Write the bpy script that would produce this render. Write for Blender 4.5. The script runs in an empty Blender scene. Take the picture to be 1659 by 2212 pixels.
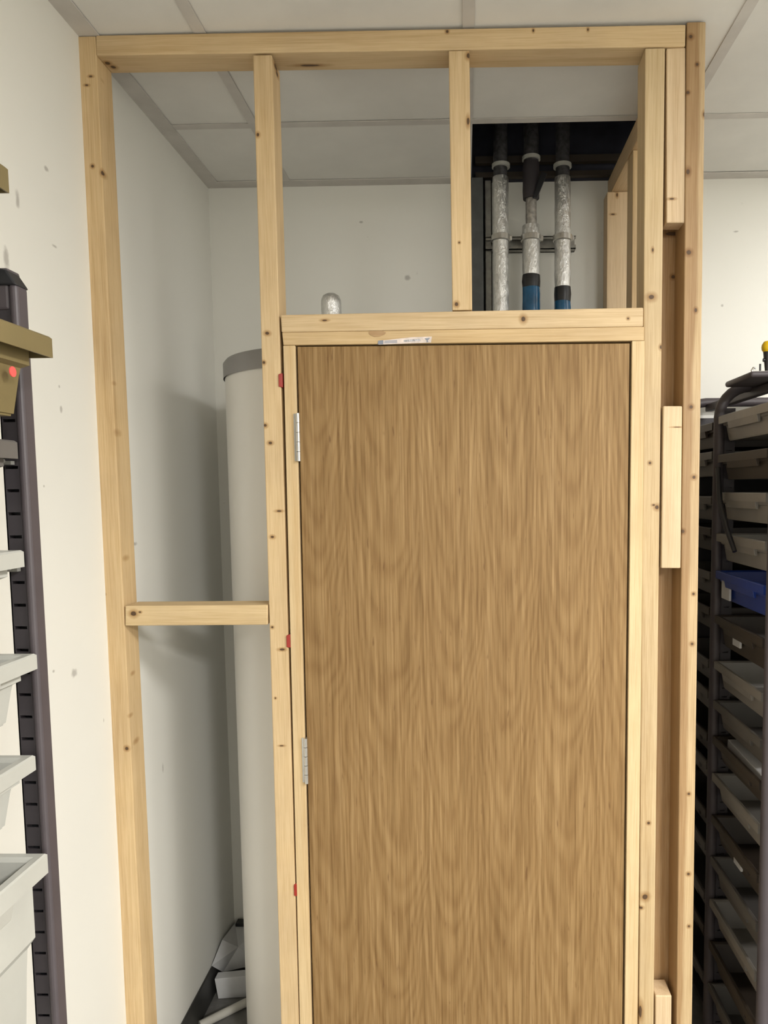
import bpy, bmesh, math, random
from mathutils import Vector, Matrix
S = bpy.context.scene
C = S.collection
random.seed(7)

# ------------------------------------------------------------------ camera
F, YAW, PITCH, ROLL = 1535.0, 0.0190, -0.0779, 0.0103
CAM = Vector((0.8574, -1.6602, 1.6746)); PPX, PPY = 976.9, 1178.2
IW, IH = 1659, 2212
def _axes():
    r = Vector((1, 0, 0)); d = Vector((0, 0, -1)); f = Vector((0, 1, 0))
    Rz = Matrix.Rotation(YAW, 3, 'Z'); r, d, f = Rz @ r, Rz @ d, Rz @ f
    f, d = f * math.cos(PITCH) - d * math.sin(PITCH), d * math.cos(PITCH) + f * math.sin(PITCH)
    r, d = r * math.cos(ROLL) + d * math.sin(ROLL), d * math.cos(ROLL) - r * math.sin(ROLL)
    return r, d, f
RX, DN, FW = _axes()
cd = bpy.data.cameras.new('camera'); cam = bpy.data.objects.new('camera', cd); C.objects.link(cam)
cd.sensor_fit = 'VERTICAL'; cd.sensor_height = 36; cd.lens = F / IH * 36
cd.shift_x = (IW / 2 - PPX) / IH; cd.shift_y = (PPY - IH / 2) / IH
cd.clip_start = 0.02
m = Matrix((RX, -DN, -FW)).transposed().to_4x4(); m.translation = CAM
cam.matrix_world = m
S.camera = cam
def ray(px, py): return RX * ((px - PPX) / F) + DN * ((py - PPY) / F) + FW
def at(px, py, Y=0.0):            # photo measurement -> point on the vertical plane at depth Y
    v = ray(px, py); return CAM + v * ((Y - CAM.y) / v.y)
def atx(px, py, X=0.0):           # same on the plane X = const
    v = ray(px, py); return CAM + v * ((X - CAM.x) / v.x)

# ------------------------------------------------------------------ light, exposure
S.view_settings.view_transform = 'Standard'; S.view_settings.look = 'None'
S.view_settings.gamma = 1; S.view_settings.use_curve_mapping = False
S.view_settings.exposure = 0.27
w = bpy.data.worlds.new('world'); S.world = w; w.use_nodes = True
w.node_tree.nodes['Background'].inputs[0].default_value = (0.5, 0.5, 0.5, 1)
w.node_tree.nodes['Background'].inputs[1].default_value = 0.05
def panel_and_fill_light(x, y, power, size=0.56, col=(1, 0.982, 0.955)):
    l = bpy.data.lights.new('ceiling_and_fill_light', 'AREA'); l.shape = 'SQUARE'; l.size = size
    l.energy = power; l.color = col
    o = bpy.data.objects.new('ceiling_and_fill_light', l); C.objects.link(o); o.location = (x, y, 2.688)
    return o
panel_and_fill_light(2.374, 0.109, 4)
panel_and_fill_light(2.374, -3.491, 130)
panel_and_fill_light(2.374, -1.691, 62)
panel_and_fill_light(3.874, -1.691, 46)  # added fill lamp, lifts the left wall and timber fronts

# ------------------------------------------------------------------ materials
def new_mat(name):
    m = bpy.data.materials.new(name); m.use_nodes = True
    return m, m.node_tree.nodes, m.node_tree.links, m.node_tree.nodes['Principled BSDF']
def mapped(N, L, scale, loc=(0, 0, 0), coord='Object'):
    tc = N.new('ShaderNodeTexCoord'); mp = N.new('ShaderNodeMapping')
    L.new(tc.outputs[coord], mp.inputs[0]); mp.inputs['Scale'].default_value = scale; mp.inputs['Location'].default_value = loc
    return mp.outputs[0]
def noise(N, L, vec, scale=1, detail=4, rough=0.55, dist=0):
    n = N.new('ShaderNodeTexNoise'); n.inputs['Scale'].default_value = scale; n.inputs['Detail'].default_value = detail
    n.inputs['Roughness'].default_value = rough; n.inputs['Distortion'].default_value = dist
    L.new(vec, n.inputs['Vector']); return n.outputs[0]
def ramp(N, L, fac, stops):
    r = N.new('ShaderNodeValToRGB'); e = r.color_ramp.elements
    while len(e) < len(stops): e.new(0.5)
    for k, (p, c) in enumerate(stops):
        e[k].position = p; e[k].color = (*c, 1) if len(c) == 3 else c
    L.new(fac, r.inputs[0]); return r.outputs[0]
def mix(N, L, fac, a, b, mode='MIX'):
    x = N.new('ShaderNodeMix'); x.data_type = 'RGBA'; x.blend_type = mode
    if isinstance(fac, (int, float)): x.inputs[0].default_value = fac
    else: L.new(fac, x.inputs[0])
    for s, v in ((6, a), (7, b)):
        if isinstance(v, tuple): x.inputs[s].default_value = (*v, 1)
        else: L.new(v, x.inputs[s])
    return x.outputs[2]
def math_(N, L, op, a, b=None, c=None):
    x = N.new('ShaderNodeMath'); x.operation = op
    for s, v in ((0, a), (1, b), (2, c)):
        if v is None: continue
        if isinstance(v, (int, float)): x.inputs[s].default_value = v
        else: L.new(v, x.inputs[s])
    return x.outputs[0]
def bump(N, L, bs, h, strength=0.3, dist=0.002):
    b = N.new('ShaderNodeBump'); b.inputs['Strength'].default_value = strength; b.inputs['Distance'].default_value = dist
    L.new(h, b.inputs['Height']); L.new(b.outputs[0], bs.inputs['Normal'])
def simple(name, col, rough=0.5, metal=0.0, var=0.06, nscale=8, bumpy=0.05, bscale=200):
    m, N, L, b = new_mat(name)
    v = mapped(N, L, (1, 1, 1)); n = noise(N, L, v, nscale, 5)
    d = tuple(max(0, c * (1 - 2 * var)) for c in col); u = tuple(min(1, c * (1 + 2 * var)) for c in col)
    L.new(ramp(N, L, n, [(0.3, d), (0.7, u)]), b.inputs['Base Color'])
    b.inputs['Roughness'].default_value = rough; b.inputs['Metallic'].default_value = metal
    if bumpy: bump(N, L, b, noise(N, L, v, bscale, 3), bumpy, 0.001)
    return m
def spots_mask(N, L, spots, coord='Object', soft=0.35):
    """min over spots of ellipsoidal distance, wobbled -> distance value; 1 = rim"""
    tc = N.new('ShaderNodeTexCoord'); wob = noise(N, L, tc.outputs[coord], 60, 3)
    cur = None
    for (p, r) in spots:
        s = N.new('ShaderNodeVectorMath'); s.operation = 'SUBTRACT'; L.new(tc.outputs[coord], s.inputs[0]); s.inputs[1].default_value = p
        t = N.new('ShaderNodeVectorMath'); t.operation = 'MULTIPLY'; L.new(s.outputs[0], t.inputs[0]); t.inputs[1].default_value = tuple(1 / q for q in r)
        u = N.new('ShaderNodeVectorMath'); u.operation = 'LENGTH'; L.new(t.outputs[0], u.inputs[0])
        cur = u.outputs[1] if cur is None else math_(N, L, 'MINIMUM', cur, u.outputs[1])
    return math_(N, L, 'ADD', cur, math_(N, L, 'MULTIPLY_ADD', wob, soft * 2, -soft))

def pine(name, axis='Z', seed=0, knots=(), loc=(0, 0, 0), base=(0.62, 0.455, 0.25), dark=0.80, heart=None):
    m, N, L, b = new_mat(name)
    ax = 'XYZ'.index(axis)
    sc = [30, 30, 30]; sc[ax] = 1.1
    off = (seed * 3.17, seed * 1.31, seed * 2.23)
    v = mapped(N, L, tuple(sc), off)
    broad = noise(N, L, v, 1.0, 3, 0.5, 0.6)
    sc2 = [420, 420, 420]; sc2[ax] = 9
    fine = noise(N, L, mapped(N, L, tuple(sc2), off), 1.0, 3, 0.6)
    blot = noise(N, L, mapped(N, L, (5, 5, 5), off), 1.0, 4, 0.6)
    lo = tuple(c * k for c, k in zip(base, (dark, dark * 0.93, dark * 0.82)))
    hi = tuple(min(1, c * k) for c, k in zip(base, (1.10, 1.13, 1.18)))
    c0 = ramp(N, L, broad, [(0.28, lo), (0.48, base), (0.72, hi)])
    c1 = mix(N, L, 0.18, c0, ramp(N, L, fine, [(0.35, (0.45, 0.3, 0.14)), (0.6, (0.95, 0.8, 0.55))]), 'MIX')
    c2 = mix(N, L, 0.22, c1, ramp(N, L, blot, [(0.35, (0.50, 0.36, 0.22)), (0.65, (0.92, 0.76, 0.52))]), 'MULTIPLY')
    if heart:        # darker heartwood band along one edge of the board
        sx = N.new('ShaderNodeSeparateXYZ'); L.new(mapped(N, L, (1, 1, 1)), sx.inputs[0])
        wv_ = noise(N, L, mapped(N, L, (2.0, 2.0, 2.6), off), 1, 3, 0.5)
        e_ = math_(N, L, 'ADD', sx.outputs[0], math_(N, L, 'MULTIPLY_ADD', wv_, 0.030, -0.015 - heart))
        msk = ramp(N, L, math_(N, L, 'MULTIPLY_ADD', e_, 60, 0.5), [(0.3, (0.75, 0.75, 0.75)), (0.7, (0, 0, 0))])
        c2 = mix(N, L, msk, c2, (0.60, 0.47, 0.34), 'MULTIPLY')
    if knots:
        ks = [((Vector(p) - Vector(loc))[:], r) for p, r in knots]
        dd = spots_mask(N, L, ks)
        halo = ramp(N, L, math_(N, L, 'MULTIPLY', dd, 0.25), [(0.24, (0.62, 0.50, 0.36)), (0.62, (1, 1, 1))])
        c2 = mix(N, L, 1.0, c2, halo, 'MULTIPLY')
        c2 = mix(N, L, ramp(N, L, dd, [(0.75, (1, 1, 1)), (1.0, (0, 0, 0))]), c2, (0.085, 0.045, 0.018))
    L.new(c2, b.inputs['Base Color']); b.inputs['Roughness'].default_value = 0.62
    bump(N, L, b, fine, 0.25, 0.0008)
    return m

def oak(name):
    m, N, L, b = new_mat(name)
    tc = N.new('ShaderNodeTexCoord'); sp = N.new('ShaderNodeSeparateXYZ'); L.new(tc.outputs['Object'], sp.inputs[0])
    x, z = sp.outputs[0], sp.outputs[2]
    wob = noise(N, L, mapped(N, L, (2.2, 2.2, 1.1), (3, 1, 7)), 1, 3, 0.5)
    wob2 = noise(N, L, mapped(N, L, (14, 14, 2.2), (1, 9, 2)), 1, 3, 0.5)
    xs = math_(N, L, 'ADD', x, math_(N, L, 'MULTIPLY_ADD', wob, 0.16, -0.08))
    xx = math_(N, L, 'SUBTRACT', math_(N, L, 'PINGPONG', math_(N, L, 'ADD', xs, 0.033), 0.150), 0.075)   # several veneer hearts across
    yy = math_(N, L, 'ADD', math_(N, L, 'MULTIPLY_ADD', z, -0.050, 0.16), math_(N, L, 'MULTIPLY_ADD', wob2, 0.012, 0.0))
    yy = math_(N, L, 'ADD', yy, math_(N, L, 'MULTIPLY', wob, 0.05))
    cb = N.new('ShaderNodeCombineXYZ'); L.new(xx, cb.inputs[0]); L.new(yy, cb.inputs[1])
    wv = N.new('ShaderNodeTexWave'); wv.wave_type = 'RINGS'; wv.rings_direction = 'Z'; wv.wave_profile = 'SIN'
    wv.inputs['Scale'].default_value = 52; wv.inputs['Distortion'].default_value = 0.8; wv.inputs['Detail'].default_value = 3
    wv.inputs['Detail Scale'].default_value = 1.5
    L.new(cb.outputs[0], wv.inputs['Vector'])
    pores = noise(N, L, mapped(N, L, (330, 330, 11), (5, 5, 5)), 1, 4, 0.65)
    streak = noise(N, L, mapped(N, L, (95, 95, 2.6), (2, 5, 1)), 1, 4, 0.6)
    streak2 = noise(N, L, mapped(N, L, (260, 260, 6), (7, 2, 3)), 1, 3, 0.6, 0.3)
    blot = noise(N, L, mapped(N, L, (3, 3, 1.4)), 1, 3)
    c = ramp(N, L, wv.outputs[1], [(0.0, (0.335, 0.210, 0.088)), (0.6, (0.285, 0.172, 0.068)), (1.0, (0.225, 0.125, 0.045))])
    c = mix(N, L, 0.62, c, ramp(N, L, streak, [(0.33, (0.190, 0.108, 0.038)), (0.5, (0.285, 0.172, 0.068)), (0.66, (0.385, 0.252, 0.115))]))
    c = mix(N, L, 0.6, c, ramp(N, L, streak2, [(0.32, (0.60, 0.53, 0.43)), (0.5, (0.95, 0.95, 0.95)), (0.68, (1.22, 1.25, 1.30))]), 'MULTIPLY')
    c = mix(N, L, ramp(N, L, pores, [(0.55, (0, 0, 0)), (0.75, (0.55, 0.55, 0.55))]), c, (0.19, 0.105, 0.04))
    fleck = noise(N, L, mapped(N, L, (110, 110, 17), (9, 3, 4)), 1, 2, 0.5)
    c = mix(N, L, ramp(N, L, fleck, [(0.66, (0, 0, 0)), (0.76, (0.7, 0.7, 0.7))]), c, (0.14, 0.07, 0.026))
    c = mix(N, L, 0.30, c, ramp(N, L, blot, [(0.3, (0.72, 0.66, 0.60)), (0.7, (1, 1, 1))]), 'MULTIPLY')
    L.new(c, b.inputs['Base Color']); b.inputs['Roughness'].default_value = 0.6; b.inputs['Specular IOR Level'].default_value = 0.3
    bump(N, L, b, pores, 0.15, 0.0005)
    return m

def wall_mat(name, base, scuffs=()):
    m, N, L, b = new_mat(name)
    v = mapped(N, L, (1, 1, 1))
    n = noise(N, L, v, 1.6, 4)
    c = ramp(N, L, n, [(0.3, tuple(q * 0.96 for q in base)), (0.7, base)])
    sp = noise(N, L, v, 38, 4, 0.7)
    c = mix(N, L, ramp(N, L, sp, [(0.70, (0, 0, 0)), (0.80, (0.35, 0.35, 0.35))]), c, (0.42, 0.40, 0.36))
    if scuffs:
        dd = spots_mask(N, L, scuffs, soft=0.6)
        c = mix(N, L, ramp(N, L, dd, [(0.4, (0.6, 0.6, 0.6)), (1.0, (0, 0, 0))]), c, (0.30, 0.28, 0.25))
    L.new(c, b.inputs['Base Color']); b.inputs['Roughness'].default_value = 0.55
    bump(N, L, b, noise(N, L, v, 260, 4), 0.12, 0.001)
    return m
def foil(name):
    m, N, L, b = new_mat(name)
    v = mapped(N, L, (95, 95, 42)); n = noise(N, L, v, 1, 4, 0.75, 1.2)
    L.new(ramp(N, L, n, [(0.3, (0.66, 0.66, 0.65)), (0.7, (0.90, 0.90, 0.88))]), b.inputs['Base Color'])
    b.inputs['Metallic'].default_value = 0.85; b.inputs['Roughness'].default_value = 0.30
    bump(N, L, b, n, 0.55, 0.006); return m

WALL = (0.85, 0.84, 0.78)
M = {}
M['wall'] = wall_mat('painted_wall', WALL)
M['tile'] = simple('ceiling_tile_white', (0.80, 0.785, 0.74), 0.9, 0, 0.02, 6, 0.25, 420)
M['tee'] = simple('grid_bar_grey', (0.62, 0.59, 0.55), 0.6, 0, 0.04, 10, 0)
M['floor'] = simple('dark_grey_vinyl', (0.17, 0.165, 0.155), 0.5, 0, 0.08, 30)
M['void'] = simple('void_shade_dark', (0.035, 0.035, 0.05), 0.9, 0, 0.3, 5)  # near-black, shade of the unlit ceiling void put into the colour
M['oak'] = oak('oak_veneer')
M['steel'] = simple('zinc_steel', (0.62, 0.61, 0.58), 0.28, 0.9, 0.05, 40)
M['foil'] = foil('aluminium_foil')
M['dullfoil'] = simple('dull_foil', (0.42, 0.40, 0.37), 0.5, 0.6, 0.2, 70, 0.6, 90)
M['darkfoil'] = simple('foil_void_shade', (0.055, 0.053, 0.056), 0.6, 0.2, 0.3, 60, 0.5, 80)  # foil darkened above the ceiling, shade of the void in its colour
M['strut'] = simple('galvanised_strut', (0.36, 0.35, 0.32), 0.5, 0.4, 0.12, 40)
M['blackp'] = simple('black_plastic', (0.018, 0.018, 0.02), 0.4, 0, 0.1, 20)
M['bluep'] = simple('blue_tape', (0.012, 0.10, 0.22), 0.25, 0, 0.15, 30)
M['greenp'] = simple('dark_green_tape', (0.012, 0.03, 0.03), 0.25, 0, 0.15, 30)
M['cyl'] = simple('cylinder_casing', (0.72, 0.71, 0.67), 0.38, 0, 0.015, 3, 0.02)
M['lid'] = simple('cylinder_lid_grey', (0.255, 0.25, 0.245), 0.5, 0, 0.05, 8)
M['red'] = simple('red_plastic', (0.30, 0.022, 0.012), 0.45)
M['lilac'] = simple('lilac_grey_steel', (0.070, 0.058, 0.063), 0.5, 0.0, 0.05, 12)
M['lilacd'] = simple('lilac_grey_steel_shaded', (0.040, 0.034, 0.038), 0.55, 0.0, 0.06, 12)  # darker copy of the rack steel, shade of the recesses in its colour
M['tan'] = simple('tan_plastic', (0.172, 0.132, 0.056), 0.5, 0, 0.05, 8, 0.1)
M['cream'] = simple('cream_plastic', (0.45, 0.45, 0.41), 0.4, 0, 0.03, 10, 0.1)
M['greytray'] = simple('grey_plastic', (0.12, 0.11, 0.10), 0.5, 0, 0.05, 10, 0.1)
M['browntray'] = simple('brown_plastic', (0.05, 0.038, 0.028), 0.5, 0, 0.05, 10, 0.1)
M['clear'] = simple('translucent_plastic', (0.235, 0.218, 0.195), 0.35, 0, 0.06, 10, 0.1)
M['blue'] = simple('blue_plastic', (0.014, 0.045, 0.27), 0.4)
M['paper'] = simple('white_paper', (0.62, 0.62, 0.62), 0.8, 0, 0.05, 9)
M['board'] = simple('black_plastic_sheet', (0.03, 0.03, 0.03), 0.6, 0, 0.2, 9)
M['yellow'] = simple('yellow_plastic', (0.75, 0.48, 0.01), 0.35)
M['pipew'] = simple('white_pipe', (0.60, 0.58, 0.52), 0.4)
M['ink'] = simple('grey_print', (0.25, 0.27, 0.32), 0.7)

# ------------------------------------------------------------------ mesh helpers
def obj(name, bm, mat, parent=None, loc=(0, 0, 0), smooth=False):
    """bm is in world coordinates; origin goes to loc"""
    me = bpy.data.meshes.new(name)
    base = Vector(loc)
    bmesh.ops.translate(bm, verts=bm.verts, vec=-base)
    bmesh.ops.recalc_face_normals(bm, faces=bm.faces)
    bm.to_mesh(me); bm.free()
    me.materials.append(mat)
    if smooth:
        for p in me.polygons: p.use_smooth = True
        me.set_sharp_from_angle(angle=math.radians(38))
    o = bpy.data.objects.new(name, me); C.objects.link(o); o.location = base
    if parent:
        o.parent = parent; o.location = base - PB.get(parent.name, Vector((0, 0, 0)))
    PB[o.name] = base
    return o
PB = {}
def thing(name, label, cat, loc, group=None):
    o = bpy.data.objects.new(name, None); C.objects.link(o); o.location = loc; o.empty_display_size = 0.05
    PB[o.name] = Vector(loc)
    if label: o['label'] = label
    if cat: o['category'] = cat
    if group: o['group'] = group
    return o
def tag(o, label, cat, group=None):
    o['label'] = label; o['category'] = cat
    if group: o['group'] = group
    return o
def struct(o, label=None):
    o['kind'] = 'structure'
    if label: o['label'] = label
    return o
def box(bm, a, b, bev=0.0, seg=2):
    return hexa(bm, [(x, y, z) for z in (a[2], b[2]) for x, y in ((a[0], a[1]), (b[0], a[1]), (b[0], b[1]), (a[0], b[1]))], bev, seg)
def hexa(bm, P, bev=0.0, seg=2):
    """P: 4 bottom corners then 4 top corners"""
    t = bmesh.new(); v = [t.verts.new(p) for p in P]
    for f in ((3, 2, 1, 0), (4, 5, 6, 7), (0, 1, 5, 4), (1, 2, 6, 5), (2, 3, 7, 6), (3, 0, 4, 7)): t.faces.new([v[i] for i in f])
    if bev: bmesh.ops.bevel(t, geom=list(t.edges), offset=bev, segments=seg, affect='EDGES', profile=0.5)
    me = bpy.data.meshes.new('t'); t.to_mesh(me); t.free(); bm.from_mesh(me); bpy.data.meshes.remove(me)
def tube(bm, pts, r, n=16, caps=True):
    pts = [Vector(p) for p in pts]; rs = r if isinstance(r, (list, tuple)) else [r] * len(pts)
    rings = []; up = None
    for i, p in enumerate(pts):
        d = (pts[min(i + 1, len(pts) - 1)] - pts[max(i - 1, 0)]).normalized()
        if up is None: up = d.orthogonal().normalized()
        up = (up - d * up.dot(d)).normalized(); s = d.cross(up)
        rings.append([bm.verts.new(p + (up * math.cos(a) + s * math.sin(a)) * rs[i]) for a in [2 * math.pi * k / n for k in range(n)]])
    for a, b in zip(rings, rings[1:]):
        for k in range(n): bm.faces.new((a[k], a[(k + 1) % n], b[(k + 1) % n], b[k]))
    if caps: bm.faces.new(rings[0][::-1]); bm.faces.new(rings[-1])
def lathe(bm, c, prof, n=48):
    rings = []
    for r, z in prof:
        if r < 1e-6: rings.append([bm.verts.new((c[0], c[1], z))])
        else: rings.append([bm.verts.new((c[0] + r * math.cos(2 * math.pi * k / n), c[1] + r * math.sin(2 * math.pi * k / n), z)) for k in range(n)])
    for a, b in zip(rings, rings[1:]):
        for k in range(n):
            k2 = (k + 1) % n
            if len(a) == 1 and len(b) == 1: continue
            if len(a) == 1: bm.faces.new((a[0], b[k], b[k2]))
            elif len(b) == 1: bm.faces.new((a[k], a[k2], b[0]))
            else: bm.faces.new((a[k], a[k2], b[k2], b[k]))
def NB(): return bmesh.new()

# ------------------------------------------------------------------ room shell
H, YB, RXW, RYF, HV = 2.7, 0.8077, 4.6, -5.2, 3.35
wl = NB(); box(wl, (-0.12, RYF - .12, 0), (0, YB + .12, HV))
scf = [(Vector(atx(38, 430)), 0.008, 0.020), (Vector(atx(14, 560)), 0.01, 0.03), (Vector(atx(118, 532)), 0.012, 0.004),
       (Vector(atx(128, 835)), .004, .004), (Vector(atx(132, 885)), .006, .009), (Vector(atx(224, 1556)), .003, .007),
       (Vector(atx(95, 1050)), .004, .004), (Vector(atx(160, 1455)), .014, .012), (Vector(atx(100, 365)), .01, .006),
       (Vector(atx(352, 1660)), .004, .016), (Vector(atx(290, 1175)), .02, .006), (Vector(atx(116, 1450)), .005, .004)]
M['wall_l'] = wall_mat('painted_wall_left', WALL, [(tuple(p), (0.05, ry, rz)) for p, ry, rz in scf])
struct(obj('wall_left', wl, M['wall_l']), 'cream painted left wall with faint scuffs')
wb = NB(); box(wb, (-0.12, YB, 0), (RXW + .12, YB + .12, HV))
sc2 = [(Vector(at(880, 600, YB)), .012, .010), (Vector(at(1590, 500, YB)), .01, .004), (Vector(at(1560, 660, YB)), .006, .006), (Vector(at(780, 480, YB)), .008, .005)]
M['wall_b'] = wall_mat('painted_wall_back', WALL, [(tuple(p), (rx, .05, rz)) for p, rx, rz in sc2])
struct(obj('wall_back', wb, M['wall_b']), 'cream painted back wall behind the timber frame')
wr = NB(); box(wr, (RXW, RYF, 0), (RXW + .12, YB, HV)); struct(obj('wall_right', wr, M['wall']))
wf = NB(); box(wf, (-0.12, RYF - .12, 0), (RXW + .12, RYF, HV)); struct(obj('wall_front', wf, M['wall']))
fl = NB(); box(fl, (-0.12, RYF - .12, -0.1), (RXW + .12, YB + .12, 0)); struct(obj('floor', fl, M['floor']), 'dark grey vinyl floor')

M['skirt'] = simple('black_vinyl_skirting', (0.03, 0.03, 0.028), 0.45, 0, 0.1, 12)
b = NB(); box(b, (0.0, .075, 0), (.006, YB, .106), .002); struct(obj('baseboard_left', b, M['skirt']), 'black vinyl skirting along the left wall')
b = NB(); box(b, (0.006, YB - .006, 0), (RXW, YB, .106), .002); struct(obj('baseboard_back', b, M['skirt']), 'black vinyl skirting along the back wall')
b = NB(); box(b, (0.0, RYF, 0), (.006, -.003, .106), .002); struct(obj('baseboard_front', b, M['skirt']))
# suspended ceiling: grid bars, tiles, wall angle, slab over the void
ceil = struct(thing('ceiling', None, None, (0, 0, H)), 'suspended ceiling of white tiles in a grey grid')
T0, YC, MOD, TW = 0.2738, 0.4091, 0.60, 0.026
gx = [T0 + MOD * k for k in range(8)]; gy = [YC - MOD * k for k in range(10)]
for x in gx:
    if x > RXW: continue
    b = NB(); box(b, (x - TW / 2, RYF, H - 0.0015), (x + TW / 2, YB, H)); box(b, (x - .002, RYF, H), (x + .002, YB, H + .03)); obj('grid_bar', b, M['tee'], ceil, (x, 0, H))
xs = [0] + [x for x in gx if x < RXW] + [RXW]; ys = [RYF] + [y for y in gy if y > RYF][::-1] + [YB]
for y in [y for y in gy if y > RYF]:
    for xa, xb in zip(xs, xs[1:]):
        b = NB(); box(b, (xa + TW / 2, y - TW / 2, H - 0.0015), (xb - TW / 2, y + TW / 2, H)); obj('cross_bar', b, M['tee'], ceil, (xa, y, H))
cache = {}
for xa, xb in zip(xs, xs[1:]):
    for ya, yb in zip(ys, ys[1:]):
        if abs(xa - (T0 + MOD)) < .01 and abs(ya - YC) < .01: continue           # the missing tile over the pipes
        key = (round(xb - xa, 3), round(yb - ya, 3))
        if key not in cache:
            b = NB(); box(b, (.004, .004, .0005), (key[0] - .004, key[1] - .004, 0.015))
            o = obj('ceiling_tile', b, M['tile'], ceil); cache[key] = o
        else:
            o = cache[key].copy(); C.objects.link(o)
        o.parent = ceil; dz = random.uniform(0, .0012)
        o.location = (xa, ya, dz)
for a, b_, nm in (((0, RYF, H - .003), (.046, YB, H - .0005), 'l'), ((0.046, YB - .046, H - .003), (T0 + MOD, YB, H - .0005), 'b'), ((T0 + 2 * MOD, YB - .046, H - .003), (RXW, YB, H - .0005), 'r')):
    b = NB(); box(b, a, b_); obj('wall_angle', b, M['tee'], ceil)
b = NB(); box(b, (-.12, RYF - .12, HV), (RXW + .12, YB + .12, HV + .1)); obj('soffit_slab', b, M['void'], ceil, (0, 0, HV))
b = NB(); box(b, (T0 + MOD - .25, YB - .006, H - .002), (T0 + 2 * MOD + .3, YB - .001, HV - .001)); obj('void_shade_sheet', b, M['void'], ceil, (1.1, YB, H))  # thin dark sheet over the wall, stands in for the void's shade
for z0, z1, yy in ((.004, .020, .03), (.040, .062, .05)):
    b = NB(); box(b, (.90, YB - yy, H + z0), (1.6, YB - yy + .02, H + z1)); obj('void_rail', b, M['browntray'], ceil, (.9, YB, H))

# ------------------------------------------------------------------ timber partition
SD = 0.070
frame = thing('partition_frame', 'bare pine stud frame around the oak door, reaching the ceiling', 'stud frame', (0.7, 0.0, 0))
def K(lst, Y=0.0, s=1.0):
    out = []
    for k in lst:
        px, py, r = k[:3]; rz = k[3] if len(k) > 3 else r
        p = at(px, py, Y); q = .00108 * (Y + 1.66) / 1.66
        out.append(((p.x, p.y, p.z), (r * q * s, 0.012, rz * q * s)))
    return out
def KX(lst, X):
    out = []
    for px, py, r in lst:
        p = atx(px, py, X); out.append(((p.x, p.y, p.z), (0.006, r * .0025, r * .00115)))
    return out
def upright(name, lx, rx, ztop, zbot, y0=0.0, d=SD, seed=0, knots=(), parent=frame, base=None, bev=.0025, label=None, heart=None):
    """lx, rx: [(x, z)] two points of each front edge measured on plane y0; extrapolated to zbot / ztop"""
    def X(e, z): (xa, za), (xb, zb) = e; return xa + (xb - xa) * (z - za) / (zb - za)
    P = []
    for z in (zbot, ztop):
        l, r = X(lx, z), X(rx, z); P += [(l, y0, z), (r, y0, z), (r, y0 + d, z), (l, y0 + d, z)]
    bm = NB(); hexa(bm, P, bev); loc = ((P[0][0] + P[1][0]) / 2, y0 + d / 2, zbot)
    kw = {'base': base} if base else {}
    if heart is not None: kw['heart'] = heart
    o = obj(name, bm, pine('pine_' + name + str(seed), 'Z', seed, knots, loc, **kw), parent, loc)
    if label: o['label'] = label
    return o
def E(p1, p2, Y=0.0):
    a, b = at(*p1, Y), at(*p2, Y); return [(a.x, a.z), (b.x, b.z)]
ZT = at(800, 63).z - .003
zpb = at(800, 112).z                 # underside of the top plate
ZPL, ZPR = at(205, 120).z, at(1480, 101).z
# left wall stud
upright('stud', E((162.5, 78), (271, 2212)), E((206, 78), (312, 2212)), at(180, 78).z, 0.047, seed=1,
        knots=K([(196, 165, 4, 2), (187, 184, 4, 2), (221, 373, 3, 5), (239, 466, 2), (274, 1617, 4, 4), (200, 359, 3), (226, 1284, 2)]) +
        KX([(232, 175, 3), (255, 828, 3), (262, 935, 5), (279, 1205, 4), (293, 1454, 3), (288, 1545, 3), (300, 1600, 4)], .05), base=(.61, .435, .225))
# stud between the open bay and the door
upright('stud', E((546, 119), (607, 2212)), E((587, 119), (646, 2212)), zpb - .001, 0.047, seed=2,
        knots=K([(557, 291, 3, 4), (577, 720, 5, 3.5), (570, 783, 3), (573, 919, 3.5), (584, 957, 4, 3), (588.5, 1160, 4, 3), (603, 1104, 6, 2), (588, 1355, 2.5), (609, 1403, 6, 2.5),
                 (595, 1508, 2), (608, 1611, 5, 1.5)]) + KX([(595, 145, 5), (598, 160, 4)], at(587, 140).x))
# short stud over the header
upright('stud', E((969, 108), (977, 669)), E((1014, 108), (1020, 669)), zpb - .001, at(1000, 671).z + .001, seed=3,
        knots=K([(986, 657, 4), (992, 524, 2), (1011, 262, 3, 8), (1012, 120, 4, 6)]))
# stud right of the door
upright('stud', E((1394, 105), (1380, 2212)), E((1437, 103), (1412, 2212)), ZPR - .001, 0.047, seed=4,
        knots=K([(1407, 642, 6.5, 5.5), (1428, 750, 3, 4), (1404, 1000, 3), (1419, 1096, 4.5), (1412, 1091, 3, 2), (1401, 1778, 3), (1393, 1937, 6.5), (1385, 1961, 4, 3), (1383, 2185, 4, 16), (1410, 540, 2, 4)]),
        base=(.52, .39, .215))
# corner post
upright('corner_post', E((1484, 47), (1461, 2212)), E((1525, 47), (1495, 2212)), at(1500, 47).z, 0.0, seed=5, d=.075,
        knots=K([(1492, 79, 4), (1506, 139, 3), (1486, 200, 3), (1486, 371, 4, 6), (1522, 247, 3, 5), (1488, 545, 5), (1503, 670, 3, 4), (1493, 879, 4), (1499, 1031, 4), (1475, 1148, 4), (1498, 1283, 3),
                 (1495, 1391, 3.5), (1487, 1888, 3.5), (1488, 2001, 3), (1488, 1715, 3)]), base=(.46, .33, .175), heart=-.004)
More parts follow.
